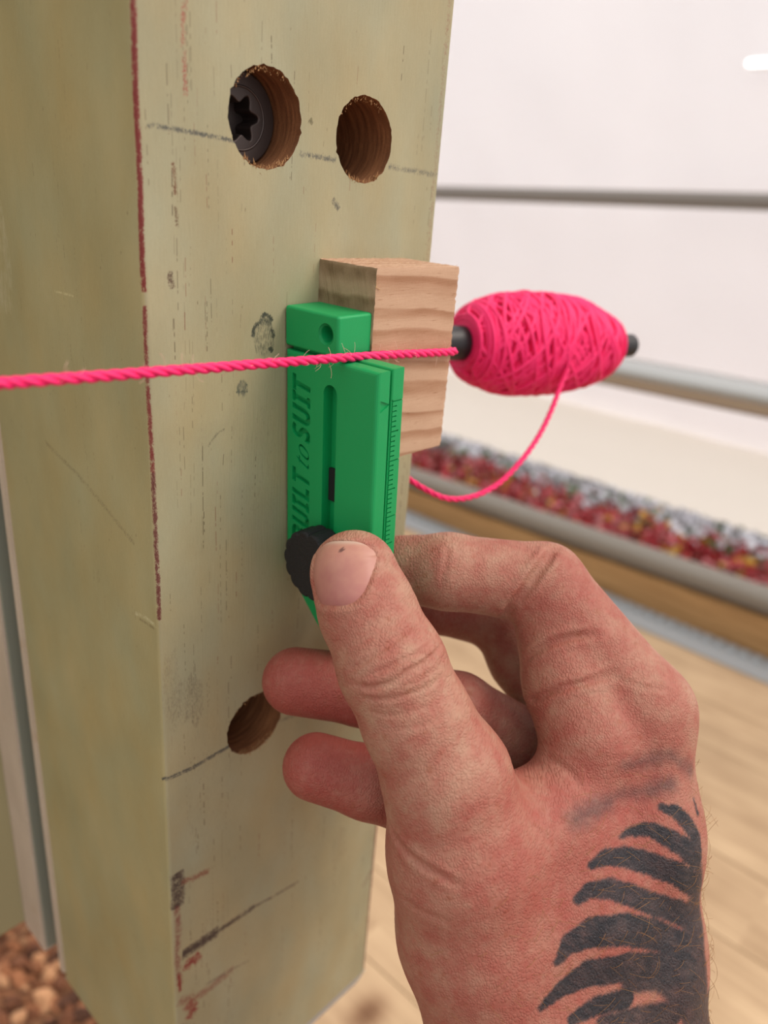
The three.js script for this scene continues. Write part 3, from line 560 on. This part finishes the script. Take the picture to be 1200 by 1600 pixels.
function skin(x, y, z) {
  const m = fbm(x * 0.16, y * 0.16, z * 0.16, 4), f = fbm(x * 0.75, y * 0.75, z * 0.75, 3), g = noise(x * 2.6, y * 2.6, z * 2.6);
  let c = mix3([224, 172, 144], [209, 130, 111], clamp(0.5 + m * 1.5 + f * 0.4));
  let r = 0; for (const [p, s, a] of RED_AND_SHADE) { const q = ((x - p[0]) ** 2 + (y - p[1]) ** 2 + (z - p[2]) ** 2) / (s * s); if (q < 5) r += a * Math.exp(-q) * (0.9 + 0.5 * f); }
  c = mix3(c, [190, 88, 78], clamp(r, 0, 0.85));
  const vein = Math.max(0, 1 - 7 * Math.abs(noise(x * 0.5 + 3, y * 0.62, z * 0.5))) + 0.7 * Math.max(0, 1 - 8 * Math.abs(noise(x * 1.05, y * 0.9 + 9, z * 1.05))); c = mix3(c, [190, 84, 72], clamp(0.2 * vein * (0.7 + m)));
  const freck = Math.max(0, noise(x * 0.5 + 30, y * 0.5, z * 0.5) - 0.5) * 2.2; c = mix3(c, [176, 92, 62], clamp(freck, 0, 0.3));
  const pale = Math.max(0, noise(x * 0.32, y * 0.32 + 11, z * 0.32) - 0.2); c = mix3(c, [222, 168, 144], clamp(pale * 0.5));
  return c.map((v) => v * 0.77 * (1 + 0.035 * g + 0.03 * f));
}
{
  const t = thing('person', 'right hand and tattooed forearm pinching the green gauge', 'hand', [40, -300, 130]);
  const g = surfaceNet(hand, handCore, [-14, -279, -4], [124, -66, 204], 0.6);
  g.computeVertexNormals();
  const p = g.attributes.position, nn = g.attributes.normal, col = new Float32Array(p.count * 3), uv = new Float32Array(p.count * 2);
  const pores = (x, y, z) => 0.05 * fbm(x * 0.9, y * 0.9, z * 0.9, 2) + 0.035 * noise(x * 1.15 + 4, y * 1.15, z * 1.15) ;
  for (let i = 0; i < p.count; i++) {
    const x = p.getX(i), y = p.getY(i), z = p.getZ(i);
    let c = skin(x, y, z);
    // ink
    let ink = 0;
    for (const [pts, a, soft] of TATTOO) for (let s = 0; s + 1 < pts.length; s++) {
      const [d, h] = segDist(x, y, z, pts[s], pts[s + 1]); const rad = pts[s][3] + (pts[s + 1][3] - pts[s][3]) * h;
      const e = d - rad + 0.7 * fbm(x * 0.8, y * 0.8, z * 0.8, 3) + (a < 0.6 ? 1.6 * fbm(x * 0.35, y * 0.35, z * 0.35, 3) : 0); ink = Math.max(ink, a * (1 - sstep(-soft, soft, e)));
    }
    if (ink > 0) {                                             // the ink lies in strands along the strokes, with skin showing through
      const along = (x * 0.62 - y * 0.5 + z * 0.6) * 0.85, sx = x - 0.62 * along, sy = y + 0.5 * along, sz = z - 0.6 * along;
      const l = clamp(0.1 + 0.34 * noise(sx * 1.5, sy * 1.5, sz * 1.5) + 0.2 * noise(x * 2.2, y * 2.2, z * 2.2) + 0.3 * Math.max(0, noise(x * 0.22, y * 0.22, z * 0.22)), 0, 0.55);
      c = mix3(c, mix3([38, 40, 45], mix3(c, [90, 88, 88], 0.5), l), ink);
    }
    // dry pale skin on top of the creases
    const q = pores(x, y, z), w = nn; p.setXYZ(i, x + w.getX(i) * q, y + w.getY(i) * q, z + w.getZ(i) * q);
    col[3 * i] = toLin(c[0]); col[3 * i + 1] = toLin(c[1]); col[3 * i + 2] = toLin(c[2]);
    const al = -y * 0.88 + z * 0.42, ac = x * 0.62 + z * 0.7 + y * 0.3; uv[2 * i] = ac / 40; uv[2 * i + 1] = al / 40;
  }
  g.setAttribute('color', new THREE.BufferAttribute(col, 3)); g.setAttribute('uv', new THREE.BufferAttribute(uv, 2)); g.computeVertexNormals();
  const N = 512, cellsAt = []; { let s2 = seed; for (let i = 0; i < 3600; i++) cellsAt.push([rnd(), rnd()]); }
  const K = 60, bins = Array.from({ length: K * K }, () => []); cellsAt.forEach(([a, b]) => bins[Math.floor(b * K) * K + Math.floor(a * K)].push([a, b]));
  const pore = paintPixels(N, N, (i, j) => {                  // criss-cross skin lines: small cells about 0.7 mm across
    const a = i / N, b = j / N, ci = Math.floor(a * K), cj = Math.floor(b * K); let d1 = 9, d2 = 9;
    for (let dj = -2; dj <= 2; dj++) for (let di = -2; di <= 2; di++) for (const [x, y] of bins[((cj + dj + K) % K) * K + (ci + di + K) % K]) {
      let ex = Math.abs(a - x), ey = Math.abs(b - y); if (ex > 0.5) ex = 1 - ex; if (ey > 0.5) ey = 1 - ey; const d = Math.hypot(ex, ey * 0.8); if (d < d1) { d2 = d1; d1 = d; } else if (d < d2) d2 = d;
    }
    const v = 60 + 150 * sstep(0, 0.008, d2 - d1) + (rnd() - 0.5) * 30; return [v, v, v];
  }, false);
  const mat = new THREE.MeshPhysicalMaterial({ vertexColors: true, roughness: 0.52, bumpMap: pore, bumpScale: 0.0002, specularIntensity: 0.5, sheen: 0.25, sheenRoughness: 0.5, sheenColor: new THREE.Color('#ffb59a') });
  const P0 = p.array.slice();
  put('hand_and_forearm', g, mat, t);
  { // thumb nail: a curved plate lying on its bed
    const na = 36, nb = 36, pos = [], ix = [], nc = [], ns = V();
    for (let j = 0; j <= nb; j++) for (let i = 0; i <= na; i++) {
      let a = i / na * 2 - 1, b = j / nb * 2 - 1; const m = Math.max(Math.abs(a), Math.abs(b)); if (m > 0) { const e = nailEdge(a / m, b / m); a = a / e; b = b / e; }
      const e = nailEdge(a, b), s = NAIL.c.clone().addScaledVector(NAIL.r, a * NW).addScaledVector(NAIL.u, b * NH).addScaledVector(NAIL.n, 7);
      for (let k = 0; k < 60; k++) { const d = handCore(s.x, s.y, s.z); if (d < 0.01) break; s.addScaledVector(NAIL.n, -d * 0.8); }
      s.addScaledVector(NAIL.n, 0.1 - 0.62 * Math.pow(Math.min(1, e), 8) * (b > 0.55 ? 0.2 : 1));
      pos.push(s.x, s.y, s.z);
      const f = fbm(s.x * 0.5, s.y * 0.5, s.z * 0.5, 3);
      let c = mix3([182, 132, 114], [164, 104, 100], clamp(0.45 + 0.5 * f - 0.45 * b)); if (b > 0.86) c = mix3(c, [192, 164, 148], clamp((b - 0.86) * 9));
      const spot = Math.hypot(a - 0.1, b - 0.72); if (spot < 0.07) c = mix3(c, [90, 62, 58], 0.8);
      nc.push(...c.map(toLin));
      if (i < na && j < nb) { const o = j * (na + 1) + i; ix.push(o, o + 1, o + na + 2, o, o + na + 2, o + na + 1); }
    }
    const ng = new THREE.BufferGeometry(); ng.setAttribute('position', new THREE.Float32BufferAttribute(pos, 3)); ng.setAttribute('color', new THREE.Float32BufferAttribute(nc, 3)); ng.setIndex(ix); ng.computeVertexNormals();
    put('thumb_nail', ng, new THREE.MeshPhysicalMaterial({ vertexColors: true, roughness: 0.38, specularIntensity: 0.6, side: THREE.DoubleSide }), t).userData.label = 'flat pink thumb nail';
  }
  { // fine golden-brown hairs on the back of the hand and the wrist
    const hs = []; let tries = 0;
    while (hs.length < 620 && tries++ < 60000) {
      const i = Math.floor(rnd() * p.count), x = P0[3 * i], y = P0[3 * i + 1], z = P0[3 * i + 2]; if (y > -124 - 14 * rnd() || y < -225) continue;
      const n = V(nn.getX(i), nn.getY(i), nn.getZ(i)); if (n.x * -0.2 + n.z * 0.75 + n.y * 0.4 < 0.15) continue;
      const dors = x * 0.62 + z * 0.7; if (dors < 66 + 50 * rnd()) continue;
      const l = rr(2.2, 6.5), along = V(0.45 + rr(-0.4, 0.4), rr(-0.5, 0.9), 0.35 + rr(-0.4, 0.4)); along.addScaledVector(n, -along.dot(n)).normalize();
      const a = V(x, y, z).addScaledVector(n, -0.1), b = a.clone().addScaledVector(along, l * 0.5).addScaledVector(n, l * rr(0.15, 0.5)), c = a.clone().addScaledVector(along, l).addScaledVector(n, l * rr(0.0, 0.55)).add(V(0, -rr(0, 1.5), 0));
      hs.push(flat(new THREE.TubeGeometry(new THREE.QuadraticBezierCurve3(a, b, c), 5, rr(0.028, 0.045), 3)));
    }
    const m = put('arm_hair', mergeGeometries(hs), std('#9a6a3c', 0.5), t); m.userData.kind = 'stuff'; m.userData.label = 'fine light brown hair on the back of the hand';
  }
}

// ---------------------------------------------------------------- neighbouring post and batten behind on the left
{
  const t = thing('rebated_batten', 'pale grey grooved batten standing close behind the painted post', 'batten', [28, -312, -101]);
  const s = new THREE.Shape([[-1, 84.6], [60, 84.6], [60, 118], [-2, 118], [-2, 99.4], [16, 99], [16, 88], [-1, 87.4]].map(([x, z]) => new THREE.Vector2(x, z)));
  const g = new THREE.ExtrudeGeometry(s, { depth: 640, bevelEnabled: false }); g.rotateX(-Math.PI / 2); g.translate(0, -312, 0);
  const m = paintPixels(256, 512, (i, j) => { const k = 16 * fbm(i / 30, j / 90, 2, 4) + (rnd() - 0.5) * 6; const b = Math.max(0, fbm(i / 40, j / 40, 8, 3) - 0.28) * 2; return [198 + k - b * 40, 182 + k - b * 70, 164 + k - b * 100]; });
  setUV(g, (x, y, z) => [(x - z) / 120, y / 240]);
  put('batten_body', g, new THREE.MeshStandardMaterial({ map: m, roughness: 0.75 }), t);
  bracket(t, 30, -103, -312, 7);
  put('groove_shade_lining', box(-1.2, 15.6, -309, 320, -98.9, -97.6), std('#959b8e', 0.5, { metalness: 0.3 }), t).userData.label = 'darker lining added for the shade in the groove';  // added lining: its darker colour gives the groove its shade
}
{
  const t = thing('painted_board', 'olive painted board at the far left edge of the picture, behind the pale batten', 'board', [-80, -311, -130]);
  put('board_face', box(-190, 12, -311, 330, -142, -118.4, 1), std('#a29a75', 0.65), t); bracket(t, -90, -131, -311, 7);
}
// ---------------------------------------------------------------- ground, deck boards, sheeting
{ // unseen wall added far left to shape the light; the string ends there
  const g = box(-5380, -5200, -GROUND - 24, 1500, -5200, 3600);
  const lap = (i, j) => { const k = 10 * fbm(i / 40, j / 20, 2, 3) + (rnd() - 0.5) * 5; return [150 + k, 142 + k, 112 + k]; };
  setUV(g, (x, y, z) => [z / 900, y / 900]);
  struct('added_wall_left', g, new THREE.MeshStandardMaterial({ map: paintPixels(256, 256, lap), roughness: 0.8 }));
}
{
  const soilTex = paintPixels(512, 512, (i, j) => { const k = fbm(i / 34, j / 34, 3, 5) * 120 + (rnd() - 0.5) * 36, w = fbm(i / 90, j / 90, 12, 3); return [116 + k + 20 * w, 76 + k * 0.75, 50 + k * 0.55]; });
  const g = box(-1600, 4200, -GROUND - 90, -GROUND - 24, -6500, 2400); setUV(g, (x, y, z) => [x / 420, z / 420]);
  struct('ground', g, new THREE.MeshStandardMaterial({ map: soilTex, roughness: 1 }));
  const geo = new THREE.IcosahedronGeometry(1, 1), gp = geo.attributes.position; for (let i = 0; i < gp.count; i++) { const k = 1 + 0.5 * noise(gp.getX(i) * 1.7, gp.getY(i) * 1.7, gp.getZ(i) * 1.7); gp.setXYZ(i, gp.getX(i) * k, gp.getY(i) * k, gp.getZ(i) * k); } geo.computeVertexNormals();
  const chips = new THREE.InstancedMesh(geo, std('#ffffff', 1), 16000), M = new THREE.Matrix4(), Q = new THREE.Quaternion(), c = new THREE.Color();
  for (let i = 0; i < 16000; i++) {
    const x = rr(-420, 216), z = rr(-900, 120), s = Math.pow(rnd(), 3) * 8 + 1.8;
    Q.setFromEuler(new THREE.Euler(rr(0, 6), rr(0, 6), rr(0, 6)));
    M.compose(V(x, -26 + rr(0, s * 0.6) + 9 * fbm(x / 90, z / 90, 5, 3), z).multiplyScalar(0.001), Q, V(s * rr(0.6, 1.6), s * rr(0.4, 0.8), s * rr(0.6, 1.3)).multiplyScalar(0.001)); chips.setMatrixAt(i, M);
    const k = rnd(); c.set(k < 0.4 ? '#6d432b' : k < 0.75 ? '#8f5d3e' : k < 0.86 ? '#b0835f' : '#4c2f20').multiplyScalar(rr(0.8, 1.2)); chips.setColorAt(i, c);
  }
  chips.name = 'loose_soil'; chips.userData = { label: 'brown crumbly soil and bark chips below the posts', category: 'soil', kind: 'stuff' }; chips.castShadow = chips.receiveShadow = true; scene.add(chips);
}
{
  const f = struct('floor', null, null);
  const mats = [0, 1, 2, 3].map((k) => { const tx = paintPixels(256, 1024, (i, j) => { const u = i / 256, v = j / 1024, n = fbm(u * 9 + k * 5, v * 4, k, 3) * 26 + noise(u * 40, v * 5, k + 4) * 10 + 26 * fbm(u * 2, v * 9, k + 9, 3), kx = (u - 0.3 - 0.2 * k) * 1.2, ky = (((v * 3 + k * 0.37) % 1) - 0.5) * 3, knot = Math.exp(-(kx * kx + ky * ky) * 60); return [184 + n - knot * 70, 154 + n - knot * 74, 120 + n * 0.9 - knot * 66]; }); return new THREE.MeshStandardMaterial({ map: tx, roughness: 0.85 }); });
  const shift = [0, -14, 8, -5, 12, 4, -9, 10, -3, 6, 0];
  let x = 227; for (let k = 0; x < 1236; k++) {
    const w = 100 + shift[k % 11], g = box(x + 0.3, Math.min(x + w, 1238) - 0.3, -GROUND - 24, -GROUND + (k * 7 % 3) * 0.8, -4200, 1400, 0.6); setUV(g, (X, y, z) => [(X - 227) / 200 + k * 0.31, z / 900 + k * 0.23]); put('floorboard', g, mats[(k * 3) % 4], f); x += w;
  }
}
{ // galvanised edging on the deck against the toe board
  const t = thing('edging_strip', 'grey perforated metal edging strip lying along the foot of the plank', 'metal strip', [1195, -GROUND + 2, -600]);
  const parts = [flat(box(1158, 1234, -GROUND + 1.7, -GROUND + 3.5, -3600, 1000))];
  for (let z = -2600; z < 900; z += 22) parts.push(flat(box(1206, 1226, -GROUND + 3, -GROUND + 9, z, z + 12)));
  put('strip_plate', mergeGeometries(parts), std('#a9adb0', 0.5, { metalness: 0.35 }), t);
}
{
  const t = thing('toe_board', 'brown timber plank on edge along the far side of the deck, below the lower tube', 'plank', [1258, -GROUND - 24, -600]);
  const tx = paintPixels(256, 128, (i, j) => { const n = fbm(i / 60, j / 9, 4, 4) * 46 + (rnd() - 0.5) * 10; return [168 + n, 128 + n * 0.9, 82 + n * 0.7]; }); const g = box(1240, 1276, -GROUND - 24, -640, -3600, 1000), gp = g.attributes.position; for (let i = 0; i < gp.count; i++) if (gp.getY(i) > -650) gp.setY(i, -664 - 25 + (gp.getZ(i) + 2600) * 0.02414); setUV(g, (x, y, z) => [z / 700, y / 120]);
  put('plank_body', g, new THREE.MeshStandardMaterial({ map: tx, roughness: 0.85 }), t);
}
const zincTube = new THREE.MeshStandardMaterial({ color: '#b4b3b0', roughness: 0.26, metalness: 0.75 });
const pipe = (a, b, r) => { const d = V(b[0] - a[0], b[1] - a[1], b[2] - a[2]), l = d.length(), g = new THREE.CylinderGeometry(r, r, l, 28, 1); g.applyQuaternion(new THREE.Quaternion().setFromUnitVectors(V(0, 1, 0), d.normalize())); return g.translate((a[0] + b[0]) / 2, (a[1] + b[1]) / 2, (a[2] + b[2]) / 2); };
function tube(label, a, b, r, standards, mat = zincTube) {
  const t = thing('scaffold_tube', label, 'tube', [a[0], -GROUND - 24, (a[2] + b[2]) / 2]);
  put('rail', pipe(a, b, r), mat, t);
  for (const [x, z, top] of standards) { put('upright', pipe([x, -GROUND - 24, z], [x, top, z], r), zincTube, t); put('coupler', box(x - 34, x + 34, top - 130, top - 70, z - 34, z + 34, 8), zincTube, t); }
}
tube('lowest blurred grey tube, lying along the top of the brown plank', [1262, -688.1, -3600], [1262, -577.1, 1000], 24, [], std('#8d857b', 0.5, { metalness: 0.45 }));
tube('nearest grey tube with a bright streak, behind the pink spool', [1090, -262, -1500], [1090, -212, 800], 25, [[1042, -1450, -160], [1042, 720, -110]]);
tube('thin dark tube highest of the three, against the white sheeting', [2400, -5, -2500], [2400, 92, 300], 24, [[2451, -2450, 120], [2451, 240, 190]], std('#8a837c', 0.55, { metalness: 0.5 }));
{ // heap of scraps beyond the plank
  const g = new THREE.PlaneGeometry(2, 1.3, 3, 2), gp = g.attributes.position; for (let i = 0; i < gp.count; i++) gp.setZ(i, 0.55 * noise(gp.getX(i) * 1.3 + 5, gp.getY(i) * 1.6, 2) + 0.25 * Math.sin(gp.getX(i) * 3)); g.computeVertexNormals();
  const N = 12000, scraps = new THREE.InstancedMesh(g, new THREE.MeshStandardMaterial({ color: '#ffffff', roughness: 0.45, metalness: 0.1, side: THREE.DoubleSide }), N), M = new THREE.Matrix4(), Q = new THREE.Quaternion(), c = new THREE.Color();
  for (let i = 0; i < N; i++) {
    const z = rr(-2600, 500), u = rnd(), x = 1300 + 560 * u, hgt = 42 * Math.sqrt(Math.max(0, Math.min(1, 4 * u, 3.5 * (1 - u)))), s = rr(6, 15);
    Q.setFromEuler(new THREE.Euler(rr(-1.5, 1.5), rr(0, 6.28), rr(-1.5, 1.5)));
    M.compose(V(x, -24 + hgt * rr(0.4, 1.05), z).multiplyScalar(0.001), Q, V(s, s, s).multiplyScalar(0.001)); scraps.setMatrixAt(i, M);
    const patch = fbm(x / 110, z / 120, 3, 3), back = sstep(0.5, 0.78, u + 0.3 * patch), k = rnd();
    if (k < back) c.set(k < 0.1 ? '#6f8a5c' : rnd() < 0.3 ? '#b9b4b6' : '#eceaf0'); else c.set(rnd() < 0.1 + 0.3 * Math.max(0, patch) ? '#d8a94a' : rnd() < 0.25 ? '#9a3f3c' : rnd() < 0.3 ? '#d98a8c' : '#c4444c');
    c.multiplyScalar(rr(0.75, 1.1)); scraps.setColorAt(i, c);
  }
  scraps.name = 'scrap_heap'; scraps.userData = { label: 'blurred strip of red, silver and gold scraps beyond the brown plank', category: 'scraps', kind: 'stuff' }; scraps.castShadow = scraps.receiveShadow = true; scene.add(scraps);
}
{ // pale sheet on the ground and white sheeting rising from it
  const sheet = (w, h, nu, nv, f) => { const g = new THREE.BoxGeometry(w, h, 6, nu, nv, 1), p = g.attributes.position; for (let i = 0; i < p.count; i++) p.setZ(i, p.getZ(i) + f(p.getX(i), p.getY(i))); g.computeVertexNormals(); return g; };
  const gs = sheet(800, 7200, 20, 160, (x, y) => 10 * fbm(x / 160, y / 210, 3, 3) + 4); gs.rotateX(-Math.PI / 2); gs.translate(2260, -GROUND - 20, -1900);
  struct('ground_sheet', gs, std('#e6dccf', 0.9));
  const ws = sheet(8200, 3900, 150, 70, (x, y) => 26 * fbm(x / 700, y / 900, 5, 3) + 8 * fbm(x / 160, y / 300, 8, 2)); ws.rotateY(-Math.PI / 2); ws.translate(2630, -GROUND + 1920, -2000);
  struct('wall_right', ws, new THREE.MeshPhysicalMaterial({ color: '#f8f6f7', roughness: 1, transmission: 0.8, thickness: 0, ior: 1.3 }));
}
{
  RectAreaLightUniformsLib.init();
  const t = thing('strip_light', 'lit white strip lamp on the white sheeting at the upper right', 'lamp', [2570, 440, -500]);
  put('housing', box(2556, 2590, 424, 456, -868, -120, 6), std('#f2f2f0', 0.5), t);
  const em = new THREE.MeshStandardMaterial({ color: '#ffffff', emissive: '#ffffff', emissiveIntensity: 1.6, roughness: 0.5 });
  put('lit_tube', new THREE.CapsuleGeometry(9, 730, 6, 16).rotateX(Math.PI / 2).translate(2546, 436, -495), em, t);
  const l = new THREE.RectAreaLight(0xffffff, 1.6, 0.73, 0.018); l.position.set(2.534, (436 + GROUND) / 1000, -0.495); l.lookAt(1.5, (436 + GROUND) / 1000, -0.495); scene.add(l);
}

renderer.render(scene, camera);
